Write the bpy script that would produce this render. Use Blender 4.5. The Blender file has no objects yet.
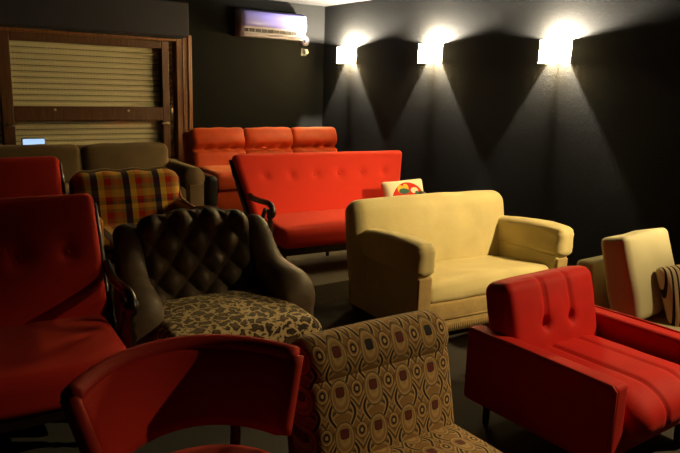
import bpy, bmesh, math, random
from mathutils import Vector, Matrix
random.seed(7)
SC = bpy.context.scene
COL = SC.collection
PI = math.pi
R = math.radians

# ------------------------------------------------------------------ materials
def mat(name, base=(.5, .5, .5), rough=.8, spec=.3, metal=0, sheen=0, sheen_tint=None, bump=0, bscale=200,
        vary=0, vscale=6, emit=None, estr=0, coat=0):
    m = bpy.data.materials.new(name); m.use_nodes = True
    nt = m.node_tree; b = nt.nodes['Principled BSDF']
    b.inputs['Base Color'].default_value = (*base, 1); b.inputs['Roughness'].default_value = rough
    b.inputs['Specular IOR Level'].default_value = spec; b.inputs['Metallic'].default_value = metal
    b.inputs['Sheen Weight'].default_value = sheen
    if sheen_tint: b.inputs['Sheen Tint'].default_value = (*sheen_tint, 1)
    b.inputs['Coat Weight'].default_value = coat
    if emit:
        b.inputs['Emission Color'].default_value = (*emit, 1); b.inputs['Emission Strength'].default_value = estr
    tc = nt.nodes.new('ShaderNodeTexCoord')
    if vary:
        n = nt.nodes.new('ShaderNodeTexNoise'); n.inputs['Scale'].default_value = vscale; n.inputs['Detail'].default_value = 5
        nt.links.new(tc.outputs['Object'], n.inputs['Vector'])
        r = nt.nodes.new('ShaderNodeValToRGB')
        r.color_ramp.elements[0].position = .3; r.color_ramp.elements[1].position = .7
        r.color_ramp.elements[0].color = (*[c*(1-vary) for c in base], 1)
        r.color_ramp.elements[1].color = (*[min(1, c*(1+vary)) for c in base], 1)
        nt.links.new(n.outputs['Fac'], r.inputs['Fac']); nt.links.new(r.outputs['Color'], b.inputs['Base Color'])
    if bump:
        n = nt.nodes.new('ShaderNodeTexNoise'); n.inputs['Scale'].default_value = bscale; n.inputs['Detail'].default_value = 3
        nt.links.new(tc.outputs['Object'], n.inputs['Vector'])
        bp = nt.nodes.new('ShaderNodeBump'); bp.inputs['Strength'].default_value = bump; bp.inputs['Distance'].default_value = .004
        nt.links.new(n.outputs['Fac'], bp.inputs['Height']); nt.links.new(bp.outputs['Normal'], b.inputs['Normal'])
    return m

class NG:
    """tiny helper to write node maths"""
    def __init__(s, m): s.nt = m.node_tree; s.b = s.nt.nodes['Principled BSDF']
    def n(s, t, **k):
        x = s.nt.nodes.new(t)
        for a, v in k.items(): setattr(x, a, v)
        return x
    def put(s, sock, v):
        if isinstance(v, (int, float)): sock.default_value = v
        elif isinstance(v, tuple): sock.default_value = v
        else: s.nt.links.new(v, sock)
    def m(s, op, a, b=0, c=0):
        x = s.n('ShaderNodeMath', operation=op)
        s.put(x.inputs[0], a); s.put(x.inputs[1], b); s.put(x.inputs[2], c)
        return x.outputs[0]
    def obj(s):
        t = s.n('ShaderNodeTexCoord'); return t.outputs['Object']
    def xyz(s, v):
        x = s.n('ShaderNodeSeparateXYZ'); s.put(x.inputs[0], v); return x.outputs
    def noise(s, v, scale, detail=3):
        x = s.n('ShaderNodeTexNoise'); s.put(x.inputs['Vector'], v); x.inputs['Scale'].default_value = scale
        x.inputs['Detail'].default_value = detail; return x.outputs
    def ramp(s, f, stops, mode='LINEAR'):
        x = s.n('ShaderNodeValToRGB'); cr = x.color_ramp; cr.interpolation = mode
        cr.elements.remove(cr.elements[1]); cr.elements[0].position = stops[0][0]; cr.elements[0].color = (*stops[0][1], 1)
        for p, c in stops[1:]: cr.elements.new(p).color = (*c, 1)
        s.put(x.inputs[0], f); return x.outputs[0]
    def mix(s, f, a, b, mode='MIX'):
        x = s.n('ShaderNodeMix', data_type='RGBA', blend_type=mode)
        s.put(x.inputs[0], f)
        for i, v in ((6, a), (7, b)):
            if isinstance(v, tuple): x.inputs[i].default_value = (*v, 1)
            else: s.nt.links.new(v, x.inputs[i])
        return x.outputs[2]
    def color(s, c): s.nt.links.new(c, s.b.inputs['Base Color'])

M = {}
M['wall'] = mat('black_wall_paint', (.0056, .0055, .0051), .85, .10, bump=.5, bscale=90, vary=.12, vscale=30)
M['ceil'] = mat('ceiling_paint', (.022, .021, .020), .9, .1, bump=.15, bscale=60)
M['carpet'] = mat('charcoal_carpet', (.042, .038, .032), .95, .1, sheen=.1, bump=.8, bscale=260, vary=.35, vscale=160)
M['riser'] = mat('riser_carpet', (.17, .153, .125), .95, .1, bump=.8, bscale=260, vary=.3, vscale=160)
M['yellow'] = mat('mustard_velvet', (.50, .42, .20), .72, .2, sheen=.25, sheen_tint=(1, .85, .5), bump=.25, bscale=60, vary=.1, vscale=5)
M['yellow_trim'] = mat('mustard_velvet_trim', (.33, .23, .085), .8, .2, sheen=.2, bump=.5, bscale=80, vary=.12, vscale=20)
M['red'] = mat('red_fabric', (.50, .022, .012), .85, .15, sheen=.12, sheen_tint=(1, .4, .3), bump=.3, bscale=300)
M['redbright'] = mat('bright_red_fabric', (.62, .036, .018), .85, .15, sheen=.15, sheen_tint=(1, .4, .3), bump=.3, bscale=300)
M['redvelvet'] = mat('red_velvet', (.43, .007, .005), .7, .15, sheen=.10, sheen_tint=(1, .25, .2), bump=.2, bscale=150, vary=.1, vscale=9)
M['redtrim'] = mat('red_piping', (.45, .022, .014), .7, .25, bump=.2, bscale=300)
M['orange'] = mat('rust_orange_velvet', (.53, .056, .006), .55, .3, sheen=.35, sheen_tint=(1, .5, .25), bump=.3, bscale=50, vary=.15, vscale=8)
M['brown'] = mat('brown_velour', (.155, .105, .052), .85, .15, sheen=.2, sheen_tint=(1, .8, .5), bump=.3, bscale=150, vary=.12, vscale=6)
M['leather'] = mat('dark_brown_leather', (.13, .093, .060), .52, .3, bump=.25, bscale=240, vary=.25, vscale=10)
M['blackleather'] = mat('black_leather', (.012, .010, .009), .45, .4, bump=.2, bscale=200)
M['wood_dark'] = mat('dark_carved_wood', (.016, .008, .005), .28, .5, coat=.3, vary=.3, vscale=25)
M['wood_leg'] = mat('dark_leg_wood', (.03, .015, .008), .4, .4, vary=.3, vscale=25)
M['white'] = mat('cream_linen', (.52, .48, .30), .9, .1, bump=.5, bscale=350, vary=.05, vscale=4)
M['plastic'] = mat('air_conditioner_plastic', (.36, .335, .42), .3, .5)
M['plastic_violet_lit'] = mat('violet_lit_plastic', (.17, .16, .54), .22, .6)  # white panel with the violet light cast put into its colour
M['plasticdark'] = mat('dark_vent_plastic', (.03, .025, .03), .5, .3)
M['dial'] = mat('grey_violet_plastic', (.10, .09, .13), .35, .5)
M['offwhite'] = mat('off_white_plastic', (.75, .68, .55), .35, .5)
M['box'] = mat('shutter_box_paint', (.022, .020, .036), .6, .3, bump=.15, bscale=120, vary=.1)
M['metal'] = mat('brass_metal', (.7, .6, .42), .3, .5, metal=1)
M['chrome'] = mat('chrome_metal', (.8, .8, .8), .15, .5, metal=1)
M['shade'] = mat('glowing_glass_shade', (.9, .85, .7), .4, .4, emit=(1, .72, .30), estr=240)
M['shade_side'] = mat('dim_glass_shade', (.9, .85, .7), .4, .4, emit=(1, .78, .42), estr=9)
M['bulb'] = mat('lamp_bulb', (1, .9, .7), .3, .4, emit=(1, .89, .70), estr=112000)
M['plate'] = mat('lamp_backplate', (.5, .47, .4), .4, .4)
M['screenblue'] = mat('glowing_screen', (.1, .1, .1), .2, .3, emit=(.45, .68, 1.0), estr=1.0)
M['screen'] = mat('added_glow_screen', (.5, .5, .5), .6, .1, emit=(.38, .34, 1.0), estr=.02)  # faint violet-blue glow of the added screen
M['blackplastic'] = mat('black_plastic', (.02, .02, .022), .4, .4)
M['piping'] = mat('cream_piping', (.45, .30, .17), .8, .2)
M['rustpipe'] = mat('reddish_piping', (.26, .09, .05), .6, .3)

def wood_window(name, k):
    m = mat(name, (.20, .075, .025), .45, .4); g = NG(m)
    v = g.xyz(g.obj()); c = g.n('ShaderNodeCombineXYZ')
    g.put(c.inputs[0], g.m('MULTIPLY', v[0], 14.)); g.put(c.inputs[1], g.m('MULTIPLY', v[1], 14.)); g.put(c.inputs[2], g.m('MULTIPLY', v[2], 1.2))
    n = g.noise(c.outputs[0], 4., 6)
    g.color(g.ramp(n['Fac'], [(p_, tuple(q_*k for q_ in c_)) for p_, c_ in [(.3, (.13, .045, .014)), (.5, (.19, .072, .022)), (.7, (.24, .10, .034))]]))
    return m
M['winwood'] = wood_window('window_wood', 1.0); M['sashwood'] = wood_window('sash_wood', .5)

def shutter_mat():
    # each slat: cream plastic with a dark dotted slot line along its joint
    m = mat('shutter_plastic', (.42, .36, .2), .6, .3); g = NG(m)
    v = g.xyz(g.obj())
    f = g.m('FRACT', g.m('DIVIDE', v[2], .052))
    line = g.m('LESS_THAN', f, .13)
    dots = g.m('LESS_THAN', g.m('FRACT', g.m('DIVIDE', v[0], .03)), .6)
    k = g.m('MULTIPLY', line, g.m('ADD', g.m('MULTIPLY', dots, .45), .5))
    g.color(g.mix(k, (.80, .73, .48), (.07, .05, .025)))
    return m
M['shutter'] = shutter_mat()

def glass_mat():
    m = bpy.data.materials.new('window_glass'); m.use_nodes = True; nt = m.node_tree
    nt.nodes.remove(nt.nodes['Principled BSDF'])
    tr = nt.nodes.new('ShaderNodeBsdfTransparent'); gl = nt.nodes.new('ShaderNodeBsdfGlossy'); gl.inputs['Roughness'].default_value = .01
    lw = nt.nodes.new('ShaderNodeLayerWeight'); lw.inputs['Blend'].default_value = .5
    pw = nt.nodes.new('ShaderNodeMath'); pw.operation = 'POWER'; pw.inputs[1].default_value = 5; nt.links.new(lw.outputs['Facing'], pw.inputs[0])
    fr = nt.nodes.new('ShaderNodeMath'); fr.operation = 'MULTIPLY_ADD'; fr.inputs[1].default_value = .95; fr.inputs[2].default_value = .04; nt.links.new(pw.outputs[0], fr.inputs[0])
    mx = nt.nodes.new('ShaderNodeMixShader'); out = nt.nodes['Material Output']
    nt.links.new(fr.outputs[0], mx.inputs[0]); nt.links.new(tr.outputs[0], mx.inputs[1]); nt.links.new(gl.outputs[0], mx.inputs[2])
    nt.links.new(mx.outputs[0], out.inputs['Surface'])
    return m
M['glass'] = glass_mat()

def retro(name, plane):
    """woven ogee pattern: burgundy lozenges and small eyes inside cream and brown rings"""
    m = mat(name, (.4, .25, .1), .8, .2, sheen=.15, sheen_tint=(1, .8, .5), bump=.3, bscale=400); g = NG(m)
    v = g.xyz(g.obj()); a = .126
    U = g.m('DIVIDE', v[0], a); V = g.m('DIVIDE', v[plane], a)
    du = g.m('SUBTRACT', g.m('FRACT', U), .5); dv = g.m('SUBTRACT', g.m('FRACT', V), .5)
    eu = g.m('SUBTRACT', g.m('FRACT', g.m('ADD', U, .5)), .5)
    def dist(x, y, sx, sy, p=2.0):
        ax = g.m('POWER', g.m('ABSOLUTE', g.m('MULTIPLY', x, sx)), p); ay = g.m('POWER', g.m('ABSOLUTE', g.m('MULTIPLY', y, sy)), p)
        return g.m('POWER', g.m('ADD', ax, ay), 1/p)
    cream, tan, brn, drk, burg = (.56, .36, .15), (.31, .165, .055), (.13, .055, .022), (.022, .010, .008), (.13, .016, .014)
    # background: undulating dark ribs following an ogee curve
    wav = g.m('MULTIPLY', g.m('COSINE', g.m('MULTIPLY', V, 2*PI)), .11)
    rib = g.m('ABSOLUTE', g.m('SUBTRACT', g.m('ABSOLUTE', du), g.m('ADD', .25, wav)))
    arc = g.m('ABSOLUTE', g.m('SUBTRACT', g.m('FRACT', g.m('ADD', V, g.m('MULTIPLY', g.m('MULTIPLY', du, du), 1.6))), .28))
    bg = g.ramp(arc, [(0, brn), (.05, cream), (.10, tan), (.17, drk), (.24, cream), (.30, tan), (.42, brn), (.5, tan)])
    bg = g.mix(g.m('LESS_THAN', rib, .075), bg, cream)
    bg = g.mix(g.m('LESS_THAN', rib, .038), bg, drk)
    d1 = dist(du, g.m('ADD', dv, .10), 1.05, .72, 2.2)
    alt = g.m('MULTIPLY', g.m('GREATER_THAN', g.m('FLOOR', V), 4.5), g.m('GREATER_THAN', g.m('FRACT', g.m('MULTIPLY', g.m('FLOOR', U), .5)), .25))
    core = g.mix(alt, burg, (.012, .010, .014))
    in1 = g.ramp(d1, [(0, tan), (.12, cream), (.20, tan), (.25, cream), (.285, drk), (.30, cream)], 'LINEAR')
    c = g.mix(g.m('LESS_THAN', d1, .30), bg, in1)
    sq = dist(du, dv, 1.0, 1.0, 4.0)
    c = g.mix(g.m('LESS_THAN', sq, .125), c, drk)
    c = g.mix(g.m('LESS_THAN', sq, .105), c, core)
    d2 = dist(eu, dv, 1.15, .95, 2.0)
    eye = g.ramp(d2, [(0, cream), (.05, drk), (.10, tan), (.13, cream), (.175, brn)], 'CONSTANT')
    c = g.mix(g.m('LESS_THAN', d2, .20), c, eye)
    n = g.noise(g.obj(), 90., 2)
    c = g.mix(.25, c, g.mix(1.0, c, n['Color'], 'MULTIPLY'))
    g.color(c); return m
M['retro_v'] = retro('retro_pattern_upright', 2)
M['retro_h'] = retro('retro_pattern_flat', 1)

def leopard():
    m = mat('leopard_print', (.4, .3, .15), .7, .2, sheen=.2, sheen_tint=(1, .9, .6), bump=.25, bscale=200); g = NG(m)
    n = g.noise(g.obj(), 22., 4)
    vm = g.n('ShaderNodeVectorMath', operation='MULTIPLY_ADD')
    g.put(vm.inputs[0], n['Color']); vm.inputs[1].default_value = (.075, .075, .075); g.put(vm.inputs[2], g.obj())
    vo = g.n('ShaderNodeTexVoronoi', feature='DISTANCE_TO_EDGE'); g.put(vo.inputs['Vector'], vm.outputs[0]); vo.inputs['Scale'].default_value = 17
    n2 = g.noise(g.obj(), 35., 4)
    d = g.m('ADD', vo.outputs['Distance'], g.m('MULTIPLY', g.m('SUBTRACT', n2['Fac'], .5), .34))
    g.color(g.ramp(d, [(0, (.56, .42, .21)), (.07, (.48, .34, .16)), (.10, (.035, .018, .009)), (.20, (.022, .013, .007)), (.30, (.11, .055, .02)), (.38, (.05, .025, .012))]))
    return m
M['leopard'] = leopard()

def plaid():
    m = mat('plaid_wool', (.5, .3, .1), .9, .1, sheen=.1, bump=.4, bscale=300); g = NG(m)
    v = g.xyz(g.obj())
    Y, O, Rr, N, T = (.80, .46, .06), (.55, .22, .04), (.50, .025, .012), (.016, .012, .045), (.30, .20, .06)
    sx = [(0, N), (.21, Y), (.40, Rr), (.62, T), (.70, O), (.86, T)]
    sz = [(0, Y), (.14, T), (.28, Rr), (.46, T), (.56, Y), (.70, N), (.82, Rr), (.92, Y)]
    fx = g.m('FRACT', g.m('DIVIDE', g.m('ADD', v[0], .05), .20))
    a = g.ramp(fx, sx, 'CONSTANT'); fac = g.m('SUBTRACT', .42, g.m('MULTIPLY', g.m('LESS_THAN', fx, .21), .34))
    b = g.ramp(g.m('FRACT', g.m('DIVIDE', v[2], .21)), sz, 'CONSTANT')
    g.color(g.mix(fac, a, b)); return m
M['plaid'] = plaid()

def striped():
    m = mat('black_striped_linen', (.6, .5, .35), .9, .1, bump=.4, bscale=300); g = NG(m)
    v = g.xyz(g.obj())
    f = g.m('FRACT', g.m('DIVIDE', v[0], .026))
    g.color(g.mix(g.m('LESS_THAN', f, .36), (.50, .40, .25), (.02, .016, .012))); return m
M['striped'] = striped()

def printed():
    m = mat('printed_cushion', (.8, .75, .6), .85, .1, bump=.3, bscale=300); g = NG(m)
    v = g.xyz(g.obj()); x, z = v[0], v[2]
    def blob(cx, cz, rx, rz):
        a = g.m('DIVIDE', g.m('SUBTRACT', x, cx), rx); b = g.m('DIVIDE', g.m('SUBTRACT', z, cz), rz)
        return g.m('LESS_THAN', g.m('ADD', g.m('MULTIPLY', a, a), g.m('MULTIPLY', b, b)), 1.)
    z = g.m('ADD', z, .018)
    c = g.mix(blob(.01, .095, .155, .155), (.80, .72, .52), (.58, .035, .02))
    for cx, cz, rx, rz, col in ((-.055, .20, .030, .030, (.75, .50, .06)), (-.01, .212, .024, .028, (.75, .50, .06)), (-.03, .185, .045, .022, (.05, .12, .09)),
                                (.065, .19, .034, .022, (.78, .68, .50)), (.085, .165, .02, .02, (.04, .14, .08)), (-.05, .12, .04, .03, (.1, .2, .3)),
                                (.05, .10, .04, .04, (.75, .5, .06)), (-.03, .05, .05, .03, (.78, .68, .5))):
        c = g.mix(blob(cx, cz, rx, rz), c, col)
    g.color(c); return m
M['printed'] = printed()

# ------------------------------------------------------------------ geometry helpers
def obj(name, bm, m, parent=None, smooth=True, loc=None, rot=None):
    bmesh.ops.recalc_face_normals(bm, faces=bm.faces)
    me = bpy.data.meshes.new(name); bm.to_mesh(me); bm.free()
    me.materials.append(M[m] if isinstance(m, str) else m)
    for p in me.polygons: p.use_smooth = smooth
    o = bpy.data.objects.new(name, me); COL.objects.link(o)
    if parent: o.parent = parent
    if loc: o.location = loc
    if rot: o.rotation_euler = rot
    return o
def tag(o, label, cat, group=None):
    o['label'] = label; o['category'] = cat
    if group: o['group'] = group
    return o
def thing(name, label, cat, loc=(0, 0, 0), rz=0, group=None):
    o = bpy.data.objects.new(name, None); COL.objects.link(o); o.empty_display_size = .1
    o.location = loc; o.rotation_euler = (0, 0, R(rz)); return tag(o, label, cat, group)
def struct(name, bm, m, smooth=False):
    o = obj(name, bm, m, None, smooth); o['kind'] = 'structure'; return o
def BM(): return bmesh.new()
def TM(c=(0, 0, 0), rot=(0, 0, 0)):
    return Matrix.Translation(c) @ (Matrix.Rotation(rot[2], 4, 'Z') @ Matrix.Rotation(rot[1], 4, 'Y') @ Matrix.Rotation(rot[0], 4, 'X'))

def box(bm, c, s, rot=(0, 0, 0)):
    bmesh.ops.create_cube(bm, size=1, matrix=TM(c, rot) @ Matrix.Diagonal((*s, 1)))
def bevbox(c, s, b=.008, seg=2, rot=(0, 0, 0)):
    bm = BM(); box(bm, (0, 0, 0), s)
    bmesh.ops.bevel(bm, geom=bm.edges[:], offset=b, segments=seg, affect='EDGES', profile=.5)
    bm.transform(TM(c, rot)); return bm

def rbox(bm, c, s, r, n=(10, 4, 10), fn=None, rot=(0, 0, 0), k=4):
    """rounded box on a grid; fn(p, s) may move each point (local coords before rotation)"""
    h = [x/2 for x in s]; r = min(r, min(h)*.999)
    ax = []
    for i in range(3):
        e = [h[i]-r+r*math.tan(PI/4*j/k) for j in range(1, k+1)]
        inn = [-(h[i]-r)+2*(h[i]-r)*j/n[i] for j in range(n[i]+1)]
        ax.append([-x for x in reversed(e)]+inn+e)
    L = [len(a)-1 for a in ax]; V = {}; T = TM(c, rot)
    def vert(i, j, l):
        key = (i, j, l)
        if key not in V:
            p = Vector((ax[0][i], ax[1][j], ax[2][l]))
            q = Vector([max(-(h[t]-r), min(h[t]-r, p[t])) for t in range(3)])
            d = p-q
            if d.length > 1e-9: p = q+d.normalized()*r
            if fn: p = Vector(fn(p, h))
            V[key] = bm.verts.new(T @ p)
        return V[key]
    def face(a, b, c_, d):
        try: bm.faces.new((a, b, c_, d))
        except ValueError: pass
    for j in range(L[1]):
        for l in range(L[2]):
            for i in (0, L[0]): face(vert(i, j, l), vert(i, j+1, l), vert(i, j+1, l+1), vert(i, j, l+1))
    for i in range(L[0]):
        for l in range(L[2]):
            for j in (0, L[1]): face(vert(i, j, l), vert(i+1, j, l), vert(i+1, j, l+1), vert(i, j, l+1))
        for j in range(L[1]):
            for l in (0, L[2]): face(vert(i, j, l), vert(i+1, j, l), vert(i+1, j+1, l), vert(i, j+1, l))
def RB(c, s, r, n=(10, 4, 10), fn=None, rot=(0, 0, 0), k=4):
    bm = BM(); rbox(bm, c, s, r, n, fn, rot, k); return bm

def puff(ax, amt):
    """bulge along axis ax, strongest in the middle of the face"""
    o = [i for i in range(3) if i != ax]
    def f(p, h):
        w = 1.0
        for i in o: w *= max(0, 1-(p[i]/h[i])**2)
        p = p.copy(); p[ax] += amt*w*(1 if p[ax] > 0 else -1); return p
    return f
def both(*fs):
    def f(p, h):
        for q in fs: p = q(p, h)
        return p
    return f
def buttons(pts, depth=.03, sig=.03, axis=1, sign=-1):
    o = [i for i in range(3) if i != axis]
    def f(p, h):
        if p[axis]*sign < 0: return p
        p = p.copy(); d = 0
        for a, b in pts:
            rr = math.hypot(p[o[0]]-a, p[o[1]]-b); d += depth*math.exp(-(rr/sig)**2)+depth*.35*math.exp(-(rr/(sig*2.4))**2)
        p[axis] -= sign*d; return p
    return f
def groove(axis_n, sign, axis_l, at, depth, w):
    """a seam line on the face axis_n at coordinate 'at' of axis_l"""
    def f(p, h):
        if p[axis_n]*sign < h[axis_n]*.3: return p
        p = p.copy()
        for a in at: p[axis_n] -= sign*depth*math.exp(-((p[axis_l]-a)/w)**2)
        return p
    return f
def wrinkle(amp, sc, seed=0):
    from mathutils import noise
    off = Vector((seed*7.3, seed*3.1, seed*1.7))
    def f(p, h):
        v = noise.noise_vector(p*sc+off); return p+Vector(v)*amp
    return f

def sweep(bm, pts, rad, n=10, caps=True, sq=1.0):
    """tube along a polyline; rad a number or a list"""
    pts = [Vector(p) for p in pts]; N = len(pts); rad = [rad]*N if isinstance(rad, (int, float)) else rad
    rings = []; up = Vector((0, 0, 1)); prev = None
    for i, p in enumerate(pts):
        t = (pts[min(N-1, i+1)]-pts[max(0, i-1)]).normalized()
        if prev is None:
            a = t.cross(up);
            if a.length < 1e-3: a = t.cross(Vector((1, 0, 0)))
        else: a = prev-t*prev.dot(t)
        a.normalize(); prev = a; b = t.cross(a)
        rings.append([bm.verts.new(p+(a*math.cos(2*PI*k/n)+b*math.sin(2*PI*k/n)*sq)*rad[i]) for k in range(n)])
    for i in range(N-1):
        for k in range(n): bm.faces.new((rings[i][k], rings[i][(k+1) % n], rings[i+1][(k+1) % n], rings[i+1][k]))
    if caps: bm.faces.new(rings[0]); bm.faces.new(rings[-1])
def smooth_path(pts, m=6):
    P = [Vector(p) for p in pts]; P = [P[0]]+P+[P[-1]]; out = []
    for i in range(1, len(P)-2):
        for k in range(m):
            t = k/m; a, b, c, d = P[i-1:i+3]
            out.append(.5*((2*b)+(c-a)*t+(2*a-5*b+4*c-d)*t*t+(3*b-a-3*c+d)*t**3))
    out.append(P[-2]); return out
def lathe(bm, c, prof, n=14, rot=(0, 0, 0)):
    T = TM(c, rot); rings = [[bm.verts.new(T @ Vector((r*math.cos(2*PI*k/n), r*math.sin(2*PI*k/n), z))) for k in range(n)] for r, z in prof]
    for a, b in zip(rings, rings[1:]):
        for k in range(n): bm.faces.new((a[k], a[(k+1) % n], b[(k+1) % n], b[k]))
    bm.faces.new(rings[0]); bm.faces.new(rings[-1])
def loft(bm, secs, closed=True, caps=True):
    rings = [[bm.verts.new(p) for p in s] for s in secs]; n = len(rings[0])
    for a, b in zip(rings, rings[1:]):
        for k in range(n if closed else n-1): bm.faces.new((a[k], a[(k+1) % n], b[(k+1) % n], b[k]))
    if caps: bm.faces.new(rings[0]); bm.faces.new(rings[-1])
def LEG(c, h, r0=.022, r1=.014):
    bm = BM(); lathe(bm, c, [(r0, h), (r0, h*.9), (r0*.8, h*.7), (r1, .005), (r1*.9, 0)]); return bm
def TURNED(c, h, r=.025):
    bm = BM(); lathe(bm, c, [(r*.6, 0), (r*.75, h*.06), (r*.5, h*.14), (r*.7, h*.35), (r*.95, h*.55), (r*.55, h*.66), (r*.95, h*.72), (r*.6, h*.78), (r, h*.86), (r, h)]); return bm
def button(parent, p, r, m, rot=(PI/2, 0, 0)):
    bm = BM(); lathe(bm, p, [(r*.2, r*.5), (r*.7, r*.38), (r, 0), (r*.9, -r*.3)], 10, rot); return obj('button', bm, m, parent)

# ------------------------------------------------------------------ camera
CAMZ = 1.5
def cam_axes(yaw, pitch, roll):
    f = Vector((math.sin(yaw)*math.cos(pitch), math.cos(yaw)*math.cos(pitch), -math.sin(pitch)))
    r = Vector((math.cos(yaw), -math.sin(yaw), 0)); u = r.cross(f)
    c, s = math.cos(roll), math.sin(roll); return c*r+s*u, -s*r+c*u, f
cr, cu, cf = cam_axes(R(35.7), R(11.9), R(1.7))
cd = bpy.data.cameras.new('camera'); cam = bpy.data.objects.new('camera', cd); COL.objects.link(cam)
cd.sensor_width = 36; cd.lens = 660/680*36; cd.clip_start = .05
mw = Matrix.Identity(4)
for i in range(3): mw[i][0], mw[i][1], mw[i][2] = cr[i], cu[i], -cf[i]
mw.translation = (0, 0, CAMZ); cam.matrix_world = mw
SC.camera = cam

# ------------------------------------------------------------------ room
XR, YB, ZC = 4.37, 6.50, 2.39
XL, YF = -1.6, -3.2
Y1, Y2, Z1, Z2 = 3.66, 4.72, .15, .30           # carpeted steps the rows stand on
WX0, WX1, WZ0, WZ1 = .86, 2.75, .66, 1.965        # window opening
bm = BM(); box(bm, ((XL+XR)/2, (YF+YB)/2, -.05), (XR-XL+.4, YB-YF+.4, .1)); struct('floor', bm, 'carpet')
bm = bevbox(((XL+XR)/2, (Y1+YB)/2, Z1/2), (XR-XL, YB-Y1, Z1), .006, 2); struct('floor_middle_step', bm, 'riser')
bm = bevbox(((XL+XR)/2, (Y2+YB)/2, (Z1+Z2)/2+.001), (XR-XL, YB-Y2, Z2-Z1), .006, 2); struct('floor_upper_step', bm, 'riser')
bm = BM(); box(bm, ((XL+XR)/2, (YF+YB)/2, ZC+.05), (XR-XL+.4, YB-YF+.4, .1)); struct('ceiling', bm, 'ceil')
bm = BM(); box(bm, (XR+.1, (YF+YB)/2, ZC/2), (.2, YB-YF+.4, ZC)); struct('wall_right', bm, 'wall')
bm = BM(); box(bm, (XL-.1, (YF+YB)/2, ZC/2), (.2, YB-YF+.4, ZC)); struct('wall_left', bm, 'wall')
bm = BM(); box(bm, ((XL+XR)/2, YF-.1, ZC/2), (XR-XL, .2, ZC)); struct('wall_front', bm, 'wall')
bm = BM()
for x0, x1, z0, z1 in ((XL, WX0, 0, ZC), (WX1, XR, 0, ZC), (WX0, WX1, 0, WZ0), (WX0, WX1, WZ1, ZC)):
    box(bm, ((x0+x1)/2, YB+.1, (z0+z1)/2), (x1-x0, .2, z1-z0))
struct('wall_back', bm, 'wall')

# window: wooden frame with one wide sash split by a middle rail, closed shutter behind the panes
win = bpy.data.objects.new('window_1', None); COL.objects.link(win); win.location = (0, YB, 0); win['kind'] = 'structure'
def wbox(name, x0, x1, z0, z1, y0, y1, m='winwood', p=None, b=.006):
    return obj(name, bevbox(((x0+x1)/2, (y0+y1)/2, (z0+z1)/2), (x1-x0, y1-y0, z1-z0), b, 2), m, p or win, False)
fr = BM()
for x0, x1, z0, z1 in ((WX0, WX0+.07, WZ0, WZ1), (WX1-.165, WX1, WZ0, WZ1), (WX0+.07, WX1-.165, WZ1-.07, WZ1), (WX0+.07, WX1-.165, WZ0, WZ0+.07)):
    t = bevbox(((x0+x1)/2, .035, (z0+z1)/2), (x1-x0, .13, z1-z0), .008, 2); me = bpy.data.meshes.new('t'); t.to_mesh(me); t.free(); fr.from_mesh(me)
obj('window_frame', fr, 'winwood', win, False)
wbox('frame_moulding', WX1-.05, WX1-.03, WZ0+.01, WZ1-.01, -.045, -.02)
wbox('frame_moulding', WX1-.105, WX1-.095, WZ0+.01, WZ1-.01, -.04, -.02)
SX0, SX1, SZ0, SZ1, RZ0, RZ1 = WX0+.12, WX1-.24, WZ0+.08, WZ1-.07, 1.125, 1.255
sa = BM()
for x0, x1, z0, z1 in ((SX0, SX0+.10, SZ0, SZ1), (SX1-.075, SX1, SZ0, SZ1), (SX0+.10, SX1-.075, SZ1-.075, SZ1), (SX0+.10, SX1-.075, SZ0, SZ0+.09)):
    t = bevbox(((x0+x1)/2, .02, (z0+z1)/2), (x1-x0, .08, z1-z0), .008, 2); me = bpy.data.meshes.new('t'); t.to_mesh(me); t.free(); sa.from_mesh(me)
sash = obj('sash', sa, 'sashwood', win, False)
wbox('middle_rail', SX0+.10, SX1-.075, RZ0, RZ1, -.02, .06, 'sashwood')
for z0, z1 in ((RZ1-.005, SZ1-.07), (SZ0+.085, RZ0+.005)):
    bm = BM(); box(bm, ((SX0+SX1)/2, .03, (z0+z1)/2), (SX1-SX0-.17, .004, z1-z0)); obj('pane', bm, 'glass', win, False)
def handle(x, z, s):
    bm = BM(); lathe(bm, (x, -.025, z), [(.014, 0), (.014, .012), (.009, .016), (.009, .03)], 12, (PI/2, 0, 0))
    sweep(bm, smooth_path([(x, -.055, z), (x+s*.03, -.06, z), (x+s*.075, -.055, z-.005)]), .007, 8)
    o = obj('handle', bm, 'metal', win); return o
handle(SX0+.05, 1.09, .5); handle(SX1-.03, 1.10, -1)
for x, z in ((SX0+.44, 1.225), (SX1-.42, 1.22)):
    bm = BM(); lathe(bm, (x, -.018, z), [(.012, 0), (.012, .006), (.006, .012), (.002, .013)], 12, (PI/2, 0, 0)); obj('rail_stud', bm, 'metal', win)
obj('hinge', bevbox((SX1+.012, -.03, 1.22), (.018, .03, .055), .005), 'metal', win)
# roller shutter and its box
bm = BM()
zz = WZ0+.002
while zz < WZ1-.01:
    h = min(.052, WZ1-.002-zz)
    pr = [(0, 0), (-.004, .004), (-.009, .016), (-.010, .026), (-.009, .038), (-.004, .048), (0, .052)]
    pr = [(y, min(z, h)) for y, z in pr]
    a = [bm.verts.new((WX0+.004, y, zz+z)) for y, z in pr]; b = [bm.verts.new((WX1-.004, y, zz+z)) for y, z in pr]
    for k in range(len(pr)-1): bm.faces.new((a[k], a[k+1], b[k+1], b[k]))
    zz += .052
g0 = [bm.verts.new(p) for p in ((WX0+.004, .012, WZ0+.002), (WX1-.004, .012, WZ0+.002), (WX1-.004, .012, WZ1-.002), (WX0+.004, .012, WZ1-.002))]; bm.faces.new(g0)
for v in bm.verts: v.co.z -= 0
sh = obj('roller_shutter', bm, 'shutter', None, False, (0, YB+.085, 0))
tag(sh, 'closed cream slatted roller shutter behind the window panes', 'shutter')
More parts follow.
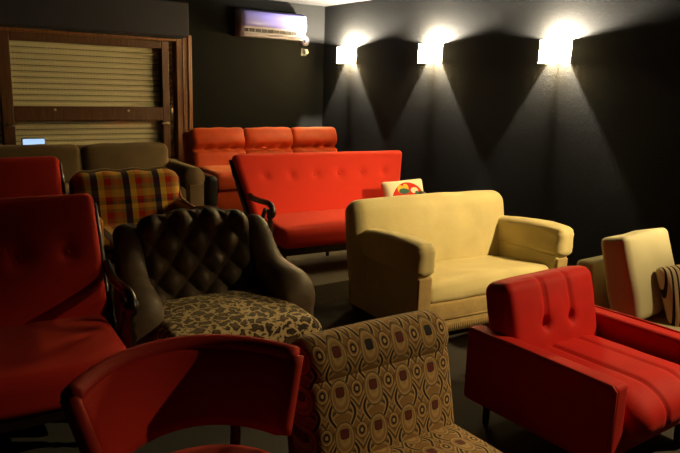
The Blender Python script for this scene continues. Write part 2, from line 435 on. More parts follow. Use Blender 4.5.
sb = thing('shutter_box', 'long dark blue-black shutter box over the wooden window', 'shutter box', (1.2, YB-.002, 1.925))
obj('casing', bevbox((.0, -.125, .165), (2.86, .25, .32), .012, 3), 'box', sb, False)
obj('lower_flap', bevbox((.0, -.125, .002), (2.80, .20, .012), .004, 2), 'box', sb, False)

# small glowing screen on the sill
sc_ = thing('glowing_screen', 'small pale blue glowing screen on the window ledge behind the brown sofa', 'screen', (1.20, YB-.13, .66))
obj('display', bevbox((0, -.012, .27), (.18, .004, .09), .002, 1), 'screenblue', sc_, False)
obj('screen_case', bevbox((0, 0, .27), (.195, .02, .105), .005, 2), 'blackplastic', sc_, False)
obj('stand', bevbox((0, .005, .12), (.03, .012, .24), .004, 2), 'blackplastic', sc_, False)
obj('stand_foot', bevbox((0, 0, .006), (.14, .09, .012), .004, 2), 'blackplastic', sc_, False)
sill = bevbox(((WX0+WX1)/2, YB-.10, .645), (WX1-WX0, .20, .03), .006, 2); struct('trim_1', sill, 'winwood')

# ------------------------------------------------------------------ air conditioner
ac = thing('air_conditioner', 'white split air conditioner unit high on the back wall', 'air conditioner', (3.625, YB-.002, 1.99))
def extr(prof, w, y0=0):
    bm = BM(); n = 18; secs = []
    for k in range(n+1):
        x = -w/2+w*k/n; e = min(1, (.5-abs(k/n-.5))*n*.5+.55); secs.append([Vector((x, -.0+y*(.93+.07*e), z)) for y, z in prof])
    loft(bm, secs); return bm
body = [(0, .0), (0, .27), (-.10, .275), (-.150, .268), (-.178, .245), (-.190, .20), (-.192, .14), (-.185, .095), (-.165, .088), (-.163, .045), (-.150, .018), (-.12, .002)]
obj('casing', extr(body, .77), 'plastic', ac, True)
obj('front_panel', extr([(-.15, .268), (-.180, .246), (-.196, .20), (-.198, .135), (-.192, .10), (-.186, .10), (-.186, .2), (-.17, .24)], .765), 'plastic_violet_lit', ac, True)
obj('air_outlet', bevbox((-.01, -.160, .064), (.69, .014, .036), .004, 2, (R(10), 0, 0)), 'plasticdark', ac, False)
obj('louvre', bevbox((0, -.158, .026), (.73, .05, .009), .003, 2, (R(38), 0, 0)), 'plastic', ac, False)
for k in range(9): obj('vane', bevbox((-.31+k*.073, -.170, .064), (.004, .012, .034), .001, 1), 'plastic', ac, False)
obj('indicator', bevbox((.30, -.172, .068), (.07, .012, .026), .003, 1), 'offwhite', ac, False)
dl = thing('round_wall_dial', 'small round grey dial on the wall beside the air conditioner', 'thermostat', (4.10, YB-.001, 1.995))
bm = BM(); lathe(bm, (0, 0, 0), [(.055, 0), (.055, .02), (.048, .032), (.0, .034)], 24, (PI/2, 0, 0)); obj('housing', bm, 'dial', dl)
bm = BM(); lathe(bm, (.005, -.03, 0), [(.022, 0), (.022, .014), (.015, .02), (.0, .02)], 20, (PI/2, 0, 0)); obj('knob', bm, 'dial', dl)
pl = thing('wall_plug', 'small cream plug in a wall socket under the round dial', 'plug', (4.10, YB-.001, 1.875))
obj('socket_plate', bevbox((-.01, -.006, 0), (.075, .012, .085), .005, 2), 'blackplastic', pl, False)
obj('plug_body', bevbox((.005, -.03, .004), (.034, .045, .05), .007, 2), 'offwhite', pl)
obj('plug_cap', bevbox((.016, -.04, -.002), (.024, .03, .02), .005, 2), 'offwhite', pl)

# ------------------------------------------------------------------ wall lamps
WARM = (1, .83, .56)
def sconce(y, z, label):
    t = thing('wall_sconce', label, 'wall lamp', (XR, y, z), 0, 'box wall lamps along the right wall')
    w, d, h = .21, .105, .17
    bm = BM(); box(bm, (-d+.003, 0, h/2), (.006, w, h)); obj('front_panel', bm, 'shade', t, False)
    for q in (-1, 1): obj('side_panel', bevbox((-d/2+.001, q*(w/2-.003), h/2), (d-.010, .006, h), .001, 1), 'shade_side', t, False)
    obj('backplate', bevbox((-.006, 0, h*.5), (.008, .10, .10), .003, 2), 'plate', t, False)
    bm = BM(); lathe(bm, (-.050, 0, .020), [(.012, 0), (.012, .03), (.009, .036), (.008, .108)], 12); sweep(bm, [(-.008, 0, .03), (-.05, 0, .03)], .005, 8)
    obj('lamp_holder', bm, 'plate', t)
    bm = BM(); bmesh.ops.create_uvsphere(bm, u_segments=12, v_segments=8, radius=.012, matrix=TM((-.050, 0, .147))); obj('bulb', bm, 'bulb', t)
    return t
LAMPS = [(5.98, 1.757, 'glowing box wall lamp nearest the room corner'), (4.66, 1.745, 'glowing box wall lamp in the middle of the row of three'),
         (3.28, 1.727, 'glowing box wall lamp above and behind the white chair, nearest the camera')]
for y, z, lab in LAMPS:
    sconce(y, z, lab)

# unseen spotlights added past the right edge to brighten the seats
def spotlight(label, loc, aim, watts, size, blend):
    sp = thing('added_spotlight', label, 'spotlight', (*loc, ZC))
    obj('mount', bevbox((0, 0, -.012), (.10, .10, .024), .006, 2), 'blackplastic', sp, False)
    bm = BM(); sweep(bm, [(0, 0, -.02), (0, 0, -.11)], .008, 8); obj('arm', bm, 'blackplastic', sp)
    dv = (Vector(aim)-Vector((*loc, ZC-.13))).normalized(); qr = (-dv).to_track_quat('Z', 'Y')
    bm = BM(); lathe(bm, (0, 0, 0), [(.030, .07), (.042, .05), (.045, -.05), (.041, -.05), (.038, .03)], 20); hd = obj('head', bm, 'blackplastic', sp)
    hd.location = (0, 0, -.13); hd.rotation_euler = qr.to_euler()
    ld = bpy.data.lights.new('added_spot_beam', 'SPOT'); ld.energy = watts; ld.color = (1, .74, .36); ld.shadow_soft_size = .025; ld.spot_size = R(size); ld.spot_blend = blend
    lo = bpy.data.objects.new('added_spot_beam', ld); COL.objects.link(lo); lo.parent = sp; lo.location = Vector((0, 0, -.13))+dv*.055; lo.rotation_euler = qr.to_euler()
spotlight('added unseen black ceiling spotlight by the right wall, aimed at the yellow sofa', (4.20, .55), (3.38, 3.05, .60), 640, 46, 1)
spotlight('added unseen black ceiling spotlight by the right wall, aimed at the patterned chair', (4.15, .50), (2.5, 1.30, .42), 340, 60, 1)

# unseen screen added behind the camera for its violet-blue glow
scr = thing('added_glow_screen', 'added unseen screen with a dim violet-blue glow on the front wall facing the seats', 'screen', (1.0, YF+.002, .75))
obj('screen_surface', bevbox((0, .02, .6), (2.2, .004, 1.15), .001, 1), 'screen', scr, False)
obj('screen_frame', bevbox((0, .008, .6), (2.28, .016, 1.23), .004, 1), 'blackplastic', scr, False)

# ------------------------------------------------------------------ seats: each faces its local -y, origin on the floor at its centre
def yellow_sofa():
    W, D = 1.34, .80
    t = thing('yellow_sofa', 'mustard yellow velvet two-seat sofa with padded arms in the middle', 'sofa', (3.19, 3.06, 0), -5)
    def backf(p, h):
        p = puff(1, .045)(p, h); u = p.x/h[0]
        if p.z > 0: p.z -= .012*u*u*(p.z/h[2])
        return p
    obj('backrest', RB((-.03, .275, .49), (1.34, .19, .60), .09, (22, 4, 14), both(backf, wrinkle(.004, 5)), (R(-9), 0, 0)), 'yellow', t)
    def seatf(p, h):
        if p.z > 0: p.z += .022*(1-(p.x/h[0])**2)
        if p.y < 0: p.y -= .015*(1-(p.x/h[0])**2)*max(0, 1-abs(p.z/h[2]))
        return p
    obj('seat_cushion', RB((0, -.065, .275), (1.05, .60, .13), .04, (20, 10, 4), both(seatf, wrinkle(.006, 6, 2)), (R(-5), 0, 0)), 'yellow', t)
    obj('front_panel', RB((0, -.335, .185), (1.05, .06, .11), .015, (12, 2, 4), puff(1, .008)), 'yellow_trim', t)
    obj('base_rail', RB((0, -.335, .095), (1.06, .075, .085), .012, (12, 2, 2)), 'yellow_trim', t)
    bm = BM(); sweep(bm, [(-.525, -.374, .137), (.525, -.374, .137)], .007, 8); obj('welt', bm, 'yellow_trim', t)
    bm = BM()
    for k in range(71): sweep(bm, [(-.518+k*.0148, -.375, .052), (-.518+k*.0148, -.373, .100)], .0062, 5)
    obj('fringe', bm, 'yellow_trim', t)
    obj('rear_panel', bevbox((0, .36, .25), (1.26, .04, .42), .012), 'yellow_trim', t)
    for s in (-1, 1):
        x = s*.578
        a = obj('arm', RB((x, -.015, .245), (.112, .74, .39), .018, (3, 10, 8)), 'yellow', t)
        def padf(p, h, s=s):
            v = p.y/h[1]                                   # -1 front, +1 back
            if p.z > 0: p.z += .020*(1-v*v)-.034*v
            if v < -.55: p.x *= 1+.05*math.sin(p.z*190); p.z *= 1-.10*(-v-.55)/.45
            return p
        obj('arm_pad', RB((x+s*.008, -.025, .515), (.145, .80, .19), .052, (4, 16, 4), both(padf, wrinkle(.004, 9, 3))), 'yellow', t)
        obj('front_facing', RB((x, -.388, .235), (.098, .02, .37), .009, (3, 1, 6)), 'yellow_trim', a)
    for sx in (-1, 1):
        for sy in (-1, 1): obj('foot', bevbox((sx*.58, sy*.33, .028), (.06, .06, .056), .008), 'wood_leg', t)
    return t
yellow_sofa()

def carved_seat(name, label, cat, loc, rz, W, H, seat_h, D, nb, rows, fabric, recl=18, bz=None, arm_h=.5, arms=(-1, 1), arm_y=-.24, pitch_b=None, group=None, midlegs=0, seat_t=.15, bext=.06, flare=0, boff=0, ax=0):
    """upholstered bench or armchair in a dark carved wooden frame"""
    t = thing(name, label, cat, loc, rz, group)
    bh = (H-seat_h+bext)/math.cos(R(recl)); bt = .10
    yb = D*.5-.22-(0 if recl < 20 else .02)
    cz = seat_h-bext+bh/2*math.cos(R(recl)); cy = yb-.02+bh/2*math.sin(R(recl))
    pts = [(-W/2+(W)*(i+.5)/nb if pitch_b is None else (i-(nb-1)/2)*pitch_b+boff, z) for z in rows for i in range(nb)]
    def taper(p, h):
        p = p.copy(); w = (p.z/h[2]); p.x *= 1+.012*w; p.x *= 1-flare*(1-w)/2
        return p
    bk = obj('backrest', RB((0, cy, cz), (W, bt, bh), .042, (max(24, int(W*40)), 3, 26), both(puff(1, .02), buttons(pts, .020, .026), taper), (R(-recl), 0, 0)), fabric, t)
    T = TM((0, cy, cz), (R(-recl), 0, 0))
    for a, b in pts:
        v = T @ Vector((a, -bt/2-.02*(1-(a/W*2)**2)*(1-(b/bh*2)**2)+.020, b)); button(bk, v, .010, fabric, (PI/2-R(recl), 0, 0))
    # rear wooden posts follow the back's edge
    for s in (-1, 1):
        bm = BM(); q = [T @ Vector((s*(W/2*(1-flare*(.5-z/bh))+.012), bt*.42, z)) for z in (-bh/2+.0, -bh*.2, bh*.2, bh*.44)]; WS = W*(1-flare)
        sweep(bm, [Vector((s*(WS/2+.008), yb+.05, .05))]+q, [.018, .022, .022, .020, .014], 8); obj('back_post', bm, 'wood_dark', t)
    obj('back_panel', RB((0, cy+.055*math.cos(R(recl)), cz-.055*math.sin(R(recl))), (W-.02, .03, bh-.06), .012, (6, 1, 6), taper, (R(-recl), 0, 0)), 'wood_dark', t)
    def seatf(p, h):
        if p.z > 0: p.z += .02*(1-(p.x/h[0])**2)*(1-(p.y/h[1])**2)
        if p.y < 0: p.y -= .012*(1-(p.x/h[0])**2)
        return p
    sd = D*.72
    obj('seat', RB((0, -D/2+sd/2, seat_h-seat_t/2), (WS-.03, sd, seat_t), .055, (18, 10, 4), seatf, (R(3), 0, 0)), fabric, t)
    zr = seat_h-seat_t-.03
    bm = BM(); box(bm, (0, -D/2+.05, zr), (WS-.05, .035, .06)); box(bm, (0, D*.18, zr), (WS-.05, .035, .06))
    for s in (-1, 1): box(bm, (s*(WS/2-.03), -.04, zr), (.035, D*.62, .06))
    obj('seat_frame', bm, 'wood_dark', t, False)
    for s in arms:
        x = s*(WS/2+.02+ax)
        P = smooth_path([(x, yb+.09, arm_h+.07), (x, yb-.02, arm_h+.025), (x, yb-.16, arm_h+.022), (x, arm_y+.06, arm_h+.03), (x, arm_y-.01, arm_h+.015), (x, arm_y-.03, arm_h-.02), (x, arm_y-.01, arm_h-.045), (x, arm_y+.02, arm_h-.035)], 5)
        bm = BM(); sweep(bm, P, [.022]*(len(P)-12)+[.026]*6+[.022]*6, 10); a = obj('arm', bm, 'wood_dark', t)
        bm = BM(); lathe(bm, (x-.034, arm_y-.005, arm_h-.022), [(.012, 0), (.02, .004), (.022, .034), (.02, .064), (.012, .068)], 12, (0, PI/2, 0)); obj('scroll_end', bm, 'wood_dark', a)
        hh = arm_h-zr-.02
        obj('arm_post', TURNED((x, arm_y+.015, zr), hh, .026), 'wood_dark', t)
        bm = BM(); sweep(bm, smooth_path([(x, yb+.02, zr+.02), (x, arm_y+.22, zr+.14), (x, arm_y+.10, arm_h-.02)], 6), .016, 8); obj('arm_brace', bm, 'wood_dark', t)
    xs = [-WS/2+.05, WS/2-.05]+[-WS/2+.05+(WS-.1)*(i+1)/(midlegs+1) for i in range(midlegs)]
    for x in xs:
        obj('leg', TURNED((x, -D/2+.05, 0), zr+.0, .024), 'wood_dark', t)
        obj('leg', LEG((x, D*.20, 0), zr, .02, .016), 'wood_dark', t)
    return t
RG = 'red seats in dark carved wooden frames'
carved_seat('red_sofa', 'long bright red buttoned sofa with a dark carved wooden arm', 'sofa', (2.965, 4.17, Z1), -6, 1.53, .83, .375, .72, 6, (.085,), 'redbright', 17,
            arm_h=.50, pitch_b=.225, midlegs=1, flare=.15, group=RG)
carved_seat('red_armchair', 'red wood-armed chair at left edge with two buttons, beside the brown leather chair', 'armchair', (.545, 2.92, 0), -3, .61, .955, .42, .80, 2, (.04,), 'red', 24,
            arm_h=.57, pitch_b=.205, boff=.05, ax=0, arm_y=-.17, group=RG, seat_t=.17)
carved_seat('red_armchair', 'red chair whose back rises behind the larger red chair at left edge', 'armchair', (.66, 4.18, Z1), -3, .60, .87, .40, .72, 2, (.0,), 'red', 17,
            arm_h=.48, pitch_b=.25, group=RG)

# printed cushion leaning on the red sofa
cu = thing('printed_cushion', 'small white cushion with a red printed disc on the red sofa', 'cushion', (3.50, 3.99, Z1+.385), -10)
def pillow(c, s, r, rot=(0, 0, 0), pinch=.0, n=(14, 4, 14), seed=0, wr=.004):
    def f(p, h):
        u, v = p.x/h[0], p.z/h[2]
        p = p.copy(); p.y *= .22+.78*max(0, (1-u**4))**.5*max(0, (1-v**4))**.5
        k = 1-pinch*(1-u*u)*(abs(v) > .5); l = 1-pinch*(1-v*v)*(abs(u) > .5)
        p.z *= 1-pinch*(1-u*u); p.x *= 1-pinch*(1-v*v); return p
    return RB(c, s, r, n, both(f, wrinkle(wr, 8, seed)), rot)
obj('cover', pillow((0, 0, .118), (.38, .12, .27), .03, (R(-24), R(-3), 0), .05), 'printed', cu)

def orange_sofa():
    W, D = 1.60, .88
    t = thing('orange_sofa', 'rust orange velvet three-cushion sofa against the back wall', 'sofa', (3.22, 5.55, Z2), -5)
    cw = (W-.06)/3
    for i in range(3):
        x = (i-1)*cw
        def f(p, h, i=i):
            p = puff(1, .03)(p, h)
            if p.y < 0:
                p.y += .055*math.exp(-((p.z-.03)/.022)**2)
                for bx in (-.13, .0, .13): p.y += .05*math.exp(-(((p.x-bx)**2+(p.z-.03)**2)/.0009))
                p.y -= .02*math.exp(-((p.z-.11)/.06)**2)
            p.z -= .006*(abs(p.x/h[0]))**4*(p.z > 0)
            return p
        obj('back_cushion', RB((x, .26, .555), (cw+.008, .20, .46), .042, (16, 4, 30), both(f, wrinkle(.007, 9, i)), (R(-12), 0, 0)), 'orange', t)
        obj('seat_cushion', RB((x, -.09, .365), (cw-.006, .58, .15), .05, (12, 10, 4), both(puff(2, .02), wrinkle(.006, 9, i+4))), 'orange', t)
    obj('base', bevbox((0, .02, .17), (W-.04, .74, .22), .02), 'orange', t)
    obj('back_frame', RB((0, .37, .42), (W, .10, .66), .04, (10, 2, 8), None, (R(-10), 0, 0)), 'orange', t)
    for s in (-1, 1):
        obj('arm', RB((s*(W/2+.0), -.06, .28), (.12, .70, .28), .05, (3, 10, 6), wrinkle(.004, 8, s)), 'blackleather', t)
    for sx in (-1, 1):
        for sy in (-1, 1): obj('foot', LEG((sx*.68, .02+sy*.31, 0), .065, .025, .02), 'wood_leg', t)
orange_sofa()

def brown_sofa():
    W, D = 1.62, .80
    t = thing('brown_sofa', 'brown velour two-cushion sofa under the window behind the plaid chair', 'sofa', (1.335, 5.16, Z2), -3)
    for i, s in enumerate((-1, 1)):
        def f(p, h):
            p = puff(1, .03)(p, h)
            if p.z > 0: p.z -= .02*abs(p.x/h[0])**6
            return p
        obj('back_cushion', RB((s*.345, .20, .50), (.685, .18, .42), .055, (14, 4, 12), both(f, wrinkle(.006, 7, i)), (R(-12), 0, 0)), 'brown', t)
        obj('seat_cushion', RB((s*.325, -.10, .345), (.645, .58, .15), .045, (12, 10, 4), puff(2, .02)), 'brown', t)
        bm = BM(); secs = []
        for k in range(13):
            y = -.385+.76*k/12; e = 1 if 0 < k < 12 else .86; ring = []
            for j in range(14):
                a = -PI*.16+PI*1.32*j/13; ring.append(Vector((s*.715+math.cos(a)*.085*e, y, .485+math.sin(a)*.085*e)))
            ring.append(Vector((s*.715-.062*e, y, .06))); ring.append(Vector((s*.715+.062*e, y, .06))); secs.append(ring)
        loft(bm, secs); a = obj('arm', bm, 'brown', t)
        obj('arm_front', bevbox((s*.715, -.392, .25), (.115, .02, .37), .008), 'brown', a)
    obj('base', bevbox((0, -.02, .17), (1.36, .70, .20), .02), 'brown', t)
    obj('back_frame', RB((0, .315, .38), (1.36, .09, .62), .03, (8, 2, 6), None, (R(-10), 0, 0)), 'brown', t)
    for sx in (-1, 1):
        for sy in (-1, 1): obj('foot', LEG((sx*.70, -.02+sy*.30, 0), .075, .025, .02), 'wood_leg', t)
brown_sofa()

def plaid_chair():
    t = thing('plaid_chair', 'plaid armchair with a brown rim in front of the brown sofa', 'armchair', (1.37, 4.12, Z1), -4)
    W = .68
    def f(p, h):
        p = puff(1, .03)(p, h)
        if p.z > 0: p.z += .006*math.sin(p.x*34)
        return p
    b = obj('backrest', RB((0, .21, .50), (W, .14, .54), .06, (20, 4, 16), f, (R(-14), 0, 0)), 'plaid', t)
    T = TM((0, .21, .50), (R(-14), 0, 0))
    rim = []
    for k in range(41):
        a = k/40; u = -1+2*a
        x = (W/2+.008)*max(-1, min(1, u*1.55)); z = .278-.05*max(0, abs(u)*1.55-1)/.55*10 if abs(u)*1.55 > 1 else .278+.006*math.sin(x*34)
        z = max(z, -.22); rim.append(T @ Vector((x, .03, z-.05*max(0, abs(x)/(W/2)-.82)/.18)))
    bm = BM(); sweep(bm, rim, .014, 8); obj('rim', bm, 'brown', t)
    obj('seat', RB((0, -.06, .36), (W-.12, .54, .14), .05, (14, 10, 4), puff(2, .02)), 'plaid', t)
    bm = BM(); sweep(bm, [(-.29, -.335, .40), (.29, -.335, .40)], .008, 8); obj('piping', bm, 'piping', t)
    for s in (-1, 1):
        obj('arm', RB((s*(W/2-.03), -.05, .42), (.07, .50, .30), .03, (3, 8, 5)), 'plaid', t)
        bm = BM(); sweep(bm, smooth_path([(s*(W/2-.005), .20, .62), (s*(W/2-.01), .14, .58), (s*(W/2-.03), -.05, .575), (s*(W/2-.03), -.27, .56), (s*(W/2-.03), -.30, .50)], 6), .009, 8); obj('arm_piping', bm, 'piping', t)
        for y in (-.27, .16): obj('leg', LEG((s*.26, y, 0), .29, .022, .016), 'wood_leg', t)
plaid_chair()

def leather_chair():
    t = thing('leather_armchair', 'dark brown tufted leather armchair with a leopard-print seat', 'armchair', (1.395, 3.02, 0), -5)
    W = .62; bh = .50; recl = 15
    a_, b_ = .165, .18                                  # button spacing
    def tuft(p, h):
        p = p.copy()
        if p.y < 0:
            w = min(1, (1-abs(p.x/h[0]))*6)*min(1, (1-abs(p.z/h[2]))*7)
            u, v = p.x/a_, p.z/b_
            A, B = u+v, u-v
            s1, s2 = abs(math.sin(PI*A/1)), abs(math.sin(PI*B/1))
            hh = (s1*s2)**.5
            p.y -= (.058*hh-.030)*max(0, w)
        if p.z > 0:
            p.z += .016*abs(math.sin(PI*(p.x/a_+.0)))*(p.z/h[2])+.045*(1-(p.x/h[0])**2)*(p.z/h[2])
        return p
    T = ((0, .30, .535), (R(-recl), 0, 0))
    bk = obj('backrest', RB(T[0], (W, .15, bh-.02), .05, (60, 4, 48), tuft, T[1]), 'leather', t)
    TT = TM(*T)
    for i in range(-4, 5):
        for j in range(-3, 4):
            if (i+j) % 2 == 0:
                x, z = i*a_/2, j*b_/2
                if abs(x) < W/2-.03 and abs(z) < bh/2-.04: button(bk, TT @ Vector((x, -.047, z)), .012, 'leather', (PI/2-R(recl), 0, 0))
    bm = BM(); P = [TT @ Vector((x, (.058), .236+.062*(1-((x-.07)/.19)**2))) for x in [-.10+.34*k/24 for k in range(25)]]
    sweep(bm, P, .012, 8); cr_ = obj('crest', bm, 'leather', t)
    bm = BM(); sweep(bm, [p+Vector((0, -.004, .012)) for p in P], .005, 8); obj('crest_piping', bm, 'rustpipe', cr_)
    # arms sweep down from the shoulders into wide rolled fronts
    for s in (-1, 1):
        st = [(.44, .715, .048, .365), (.40, .758, .060, .367), (.34, .758, .066, .37), (.28, .715, .070, .372), (.23, .650, .076, .376), (.18, .595, .084, .384), (.11, .560, .096, .395),
              (.03, .550, .106, .402), (-.05, .540, .112, .408), (-.11, .515, .108, .41), (-.155, .47, .088, .41), (-.175, .42, .055, .41)]
        # resample for smoothness
        pp = smooth_path([Vector((y, z, r)) for y, z, r, x in st], 4); px = smooth_path([Vector((x, 0, 0)) for y, z, r, x in st], 4)
        secs = []
        for q, xx in zip(pp, px):
            y, z, r = q; ring = []; x = s*xx.x
            lo = .14 if y > -.12 else .14+(.32-.14)*min(1, (-.12-y)/.075)**2*.9
            for j in range(17):
                an = -PI*.12+PI*1.24*j/16; ring.append(Vector((x+math.cos(an)*r, y, z-r+math.sin(an)*r)))
            for fz in (.35, .7): ring.append(Vector((x-r*.88, y, (z-r*1.3)*(1-fz)+lo*fz)))
            ring += [Vector((x-r*.72, y, lo)), Vector((x+r*.72, y, lo))]
            for fz in (.7, .35): ring.append(Vector((x+r*.88, y, (z-r*1.3)*(1-fz)+lo*fz)))
            secs.append(ring)
        bm = BM(); loft(bm, secs); obj('arm', bm, 'leather', t)
    def sf(p, h):
        p = p.copy()
        if p.z > 0: p.z += .035*(1-(p.x/h[0])**2)*(1-(p.y/h[1])**2)
        return p
    obj('seat_cushion', RB((.015, -.13, .300), (.78, .66, .17), .075, (16, 14, 4), both(sf, wrinkle(.004, 7))), 'leopard', t)
    obj('base', bevbox((0, .0, .18), (.70, .70, .10), .02), 'leather', t)
    obj('back_shell', RB((0, .41, .44), (.64, .06, .58), .03, (6, 2, 6), None, (R(-recl), 0, 0)), 'leather', t)
    for sx in (-1, 1):
        for sy in (-1, 1): obj('leg', LEG((sx*.30, sy*.28, 0), .135, .026, .018), 'wood_leg', t)
leather_chair()

def patterned_chair():
    t = thing('patterned_armchair', 'armless chair in brown and cream retro patterned fabric in the foreground', 'chair', (1.315, 1.44, 0), -1)
    W = .63
    obj('head_roll', RB((0, .195, .645), (W+.01, .17, .165), .078, (20, 3, 4), puff(2, .006), (R(-12), 0, 0)), 'retro_v', t)
    obj('backrest', RB((0, .145, .40), (W-.01, .14, .46), .05, (20, 3, 16), puff(1, .025), (R(-12), 0, 0)), 'retro_v', t)
    def sf(p, h):
        p = puff(2, .022)(p, h); return p
    obj('seat', RB((0, -.14, .275), (W, .56, .15), .06, (18, 14, 4), sf), 'retro_h', t)
    obj('seat_frame', bevbox((0, -.10, .18), (W-.06, .52, .05), .01), 'wood_dark', t)
    obj('back_shell', RB((0, .235, .43), (W-.03, .03, .46), .012, (6, 1, 6), None, (R(-12), 0, 0)), 'brown', t)
    for sx in (-1, 1):
        for y in (-.33, .13): obj('leg', LEG((sx*.25, y, 0), .16, .022, .014), 'wood_leg', t)
patterned_chair()

def tub_chair():
    t = thing('red_armchair', 'red velvet armchair with slab arms on the right, in front of the white armless chair', 'armchair', (2.505, 1.58, 0), 0)
    W, D = .78, .74
    def bf(p, h):
        p = puff(1, .022)(p, h)
        p = (groove(1, -1, 0, (-.09, .09), .016, .010)(p, h) if p.z > -.03 else p)
        p = buttons([(-.09, .0), (.09, .0)], .026, .020)(p, h)
        if p.z > 0: p.z -= .012*abs(p.x/h[0])**6
        return p
    bk = obj('backrest', RB((-.015, .235, .475), (.63, .15, .43), .045, (44, 3, 26), both(bf, wrinkle(.003, 8)), (R(-13), 0, 0)), 'redvelvet', t)
    T = TM((-.015, .235, .475), (R(-13), 0, 0))
    for x in (-.09, .09): button(bk, T @ Vector((x, -.022, 0)), .012, 'redvelvet', (PI/2-R(13), 0, 0))
    def sf(p, h):
        p = p.copy()
        if p.z > 0:
            p.z += .03*(1-(p.x/h[0])**2)
            for a in (-.095, .095): p.z -= .012*math.exp(-((p.x-a)/.012)**2)
        if p.y < 0:
            for a in (-.095, .095): p.y += .010*math.exp(-((p.x-a)/.012)**2)
            p.y -= .03*(1-(p.z/h[2])**2)
        return p
    obj('seat_cushion', RB((0, -.10, .28), (.58, .60, .19), .092, (44, 12, 2), both(sf, wrinkle(.003, 7, 3))), 'redvelvet', t)
    obj('base', bevbox((0, -.0, .165), (.60, .66, .08), .012), 'redvelvet', t)
    for s in (-1, 1):
        a = obj('arm', RB((s*.345, -.005, .295), (.09, D, .345), .022, (3, 14, 6), puff(0, .006)), 'redvelvet', t)
        bm = BM(); x0 = s*.345; q = []
        for z in (.14, .3, .448): q.append((x0+s*.040, -.372, z))
        q += [(x0+s*.041, -.355, .466), (x0+s*.041, .0, .468), (x0+s*.041, .35, .466)]
        sweep(bm, q, .006, 6); obj('piping', bm, 'redtrim', a)
    obj('rear_panel', RB((0, .345, .30), (.50, .05, .34), .015, (8, 1, 6)), 'redvelvet', t)
    for sx in (-1, 1):
        for sy in (-1, 1): obj('leg', LEG((sx*.30, sy*.29, 0), .125, .022, .015), 'wood_leg', t)
tub_chair()

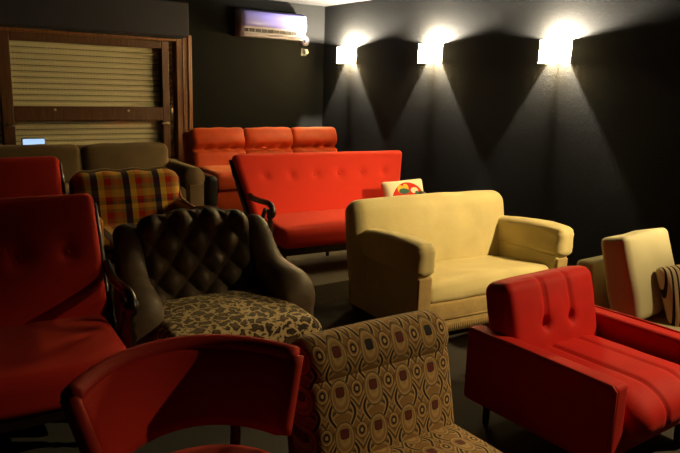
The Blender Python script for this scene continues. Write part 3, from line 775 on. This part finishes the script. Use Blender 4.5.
def dining_chair():
    t = thing('red_dining_chair', 'red chair with a low curved backrest in the foreground at left', 'chair', (.645, 1.46, 0), -6)
    # curved backrest panel: arc in plan, concave side to the front
    rad, half = .352, R(56); z0, z1 = .510, .725; th = .045; cy = -.12
    NU, NV = 36, 8
    def pt(u, v, w):
        a = half*u; r = rad+w+.085*v                      # leans out towards the top
        z = z0+(z1-z0)*v+.012*math.cos(u*PI/2)
        z += -.035*(1-v)*(1-math.cos(u*PI/2)) * 0
        return Vector((math.sin(a)*r*.86, cy+math.cos(a)*r, z))
    bm = BM(); secs = []
    for i in range(NU+1):
        u = -1+2*i/NU; ring = []
        e = 1 if abs(u) < .97 else .6
        for v in [k/NV for k in range(NV+1)]: ring.append(pt(u, v, -th/2*e-.006*math.sin(PI*v)))
        for v in [1-k/NV for k in range(NV+1)]: ring.append(pt(u, v, th/2*e))
        secs.append(ring)
    loft(bm, secs); bk = obj('backrest', bm, 'red', t)
    bm = BM(); sweep(bm, [pt(-1+2*i/NU, 1, -.002) for i in range(NU+1)], .026, 10); obj('top_rim', bm, 'redtrim', bk)
    for u in (-1, 1):
        bm = BM(); sweep(bm, [pt(u, v/8, 0) for v in range(9)], .025, 10); obj('side_rim', bm, 'redtrim', bk)
    bm = BM(); n = 28
    prof = [(.0, .405), (.20, .405), (.235, .415), (.25, .435), (.24, .458), (.20, .470), (.10, .476), (.0, .477)]
    rings = [[bm.verts.new((r*math.cos(2*PI*k/n)*1.0, -.03+r*math.sin(2*PI*k/n), z)) for k in range(n)] for r, z in prof[1:-1]]
    for a, b in zip(rings, rings[1:]):
        for k in range(n): bm.faces.new((a[k], a[(k+1) % n], b[(k+1) % n], b[k]))
    bm.faces.new(rings[0]); bm.faces.new(rings[-1]); obj('seat', bm, 'red', t)
    bm = BM(); sweep(bm, [(math.cos(2*PI*k/24)*.20, -.03+math.sin(2*PI*k/24)*.20, .395) for k in range(25)], .014, 8); obj('seat_ring', bm, 'wood_leg', t)
    for s in (-1, 1):
        a = R(28)*s
        bm = BM(); sweep(bm, smooth_path([(math.sin(a)*.30, cy+math.cos(a)*.44+.02, 0), (math.sin(a)*.33, cy+math.cos(a)*.38, .40), (math.sin(a)*.36, cy+math.cos(a)*.425, .60)], 5), .016, 10); obj('leg', bm, 'wood_leg', t)
        bm = BM(); sweep(bm, [(s*.19, -.22, 0), (s*.15, -.16, .40)], [.012, .018], 10); obj('leg', bm, 'wood_leg', t)
dining_chair()

def white_chair():
    t = thing('white_lounge_chair', 'cream linen armless chair at right edge behind the red velvet armchair', 'chair', (3.62, 1.83, 0), 0)
    W, D = .72, .76
    obj('backrest', RB((0, .30, .36), (W, .11, .43), .03, (12, 2, 8), puff(1, .01), (R(-6), 0, 0)), 'white', t)
    obj('seat_cushion', RB((0, -.08, .225), (W, .62, .15), .045, (12, 10, 4), puff(2, .012)), 'white', t)
    obj('base', bevbox((0, -.03, .125), (W-.04, .64, .07), .012), 'white', t)
    for sx in (-1, 1):
        for sy in (-1, 1): obj('leg', LEG((sx*.35, -.03+sy*.28, 0), .095, .022, .016), 'wood_leg', t)
white_chair()
wc = thing('white_cushion', 'large plump cream linen cushion leaning back on the white armless chair', 'cushion', (3.47, 1.92, .315), 4)
def cush(p, h):
    p = p.copy(); p.y *= .80+.20*(1-(p.x/h[0])**4)*(1-(p.z/h[2])**4)
    return p
wcc = obj('cover', RB((0, 0, .215), (.50, .20, .46), .035, (16, 6, 16), both(cush, wrinkle(.008, 6, 5)), (R(-16), 0, 0)), 'white', wc)
stp = thing('striped_pillow', 'black and cream striped pillow in front of the large cream cushion', 'cushion', (3.57, 1.67, .30), -24)
obj('cover', pillow((0, 0, .165), (.36, .13, .34), .03, (R(-20), R(-9), 0), .03, seed=4), 'striped', stp)

# ------------------------------------------------------------------ light and output
w = bpy.data.worlds.new('night'); SC.world = w; w.use_nodes = True
w.node_tree.nodes['Background'].inputs[0].default_value = (.001, .001, .0015, 1)
SC.view_settings.view_transform = 'Standard'; SC.view_settings.look = 'None'; SC.view_settings.gamma = 1
SC.view_settings.exposure = 0; SC.view_settings.use_curve_mapping = False
SC.cycles.use_denoising = True; SC.cycles.max_bounces = 8; SC.cycles.diffuse_bounces = 5; SC.cycles.transparent_max_bounces = 12
SC.cycles.sample_clamp_indirect = 6; SC.cycles.caustics_reflective = False; SC.cycles.caustics_refractive = False
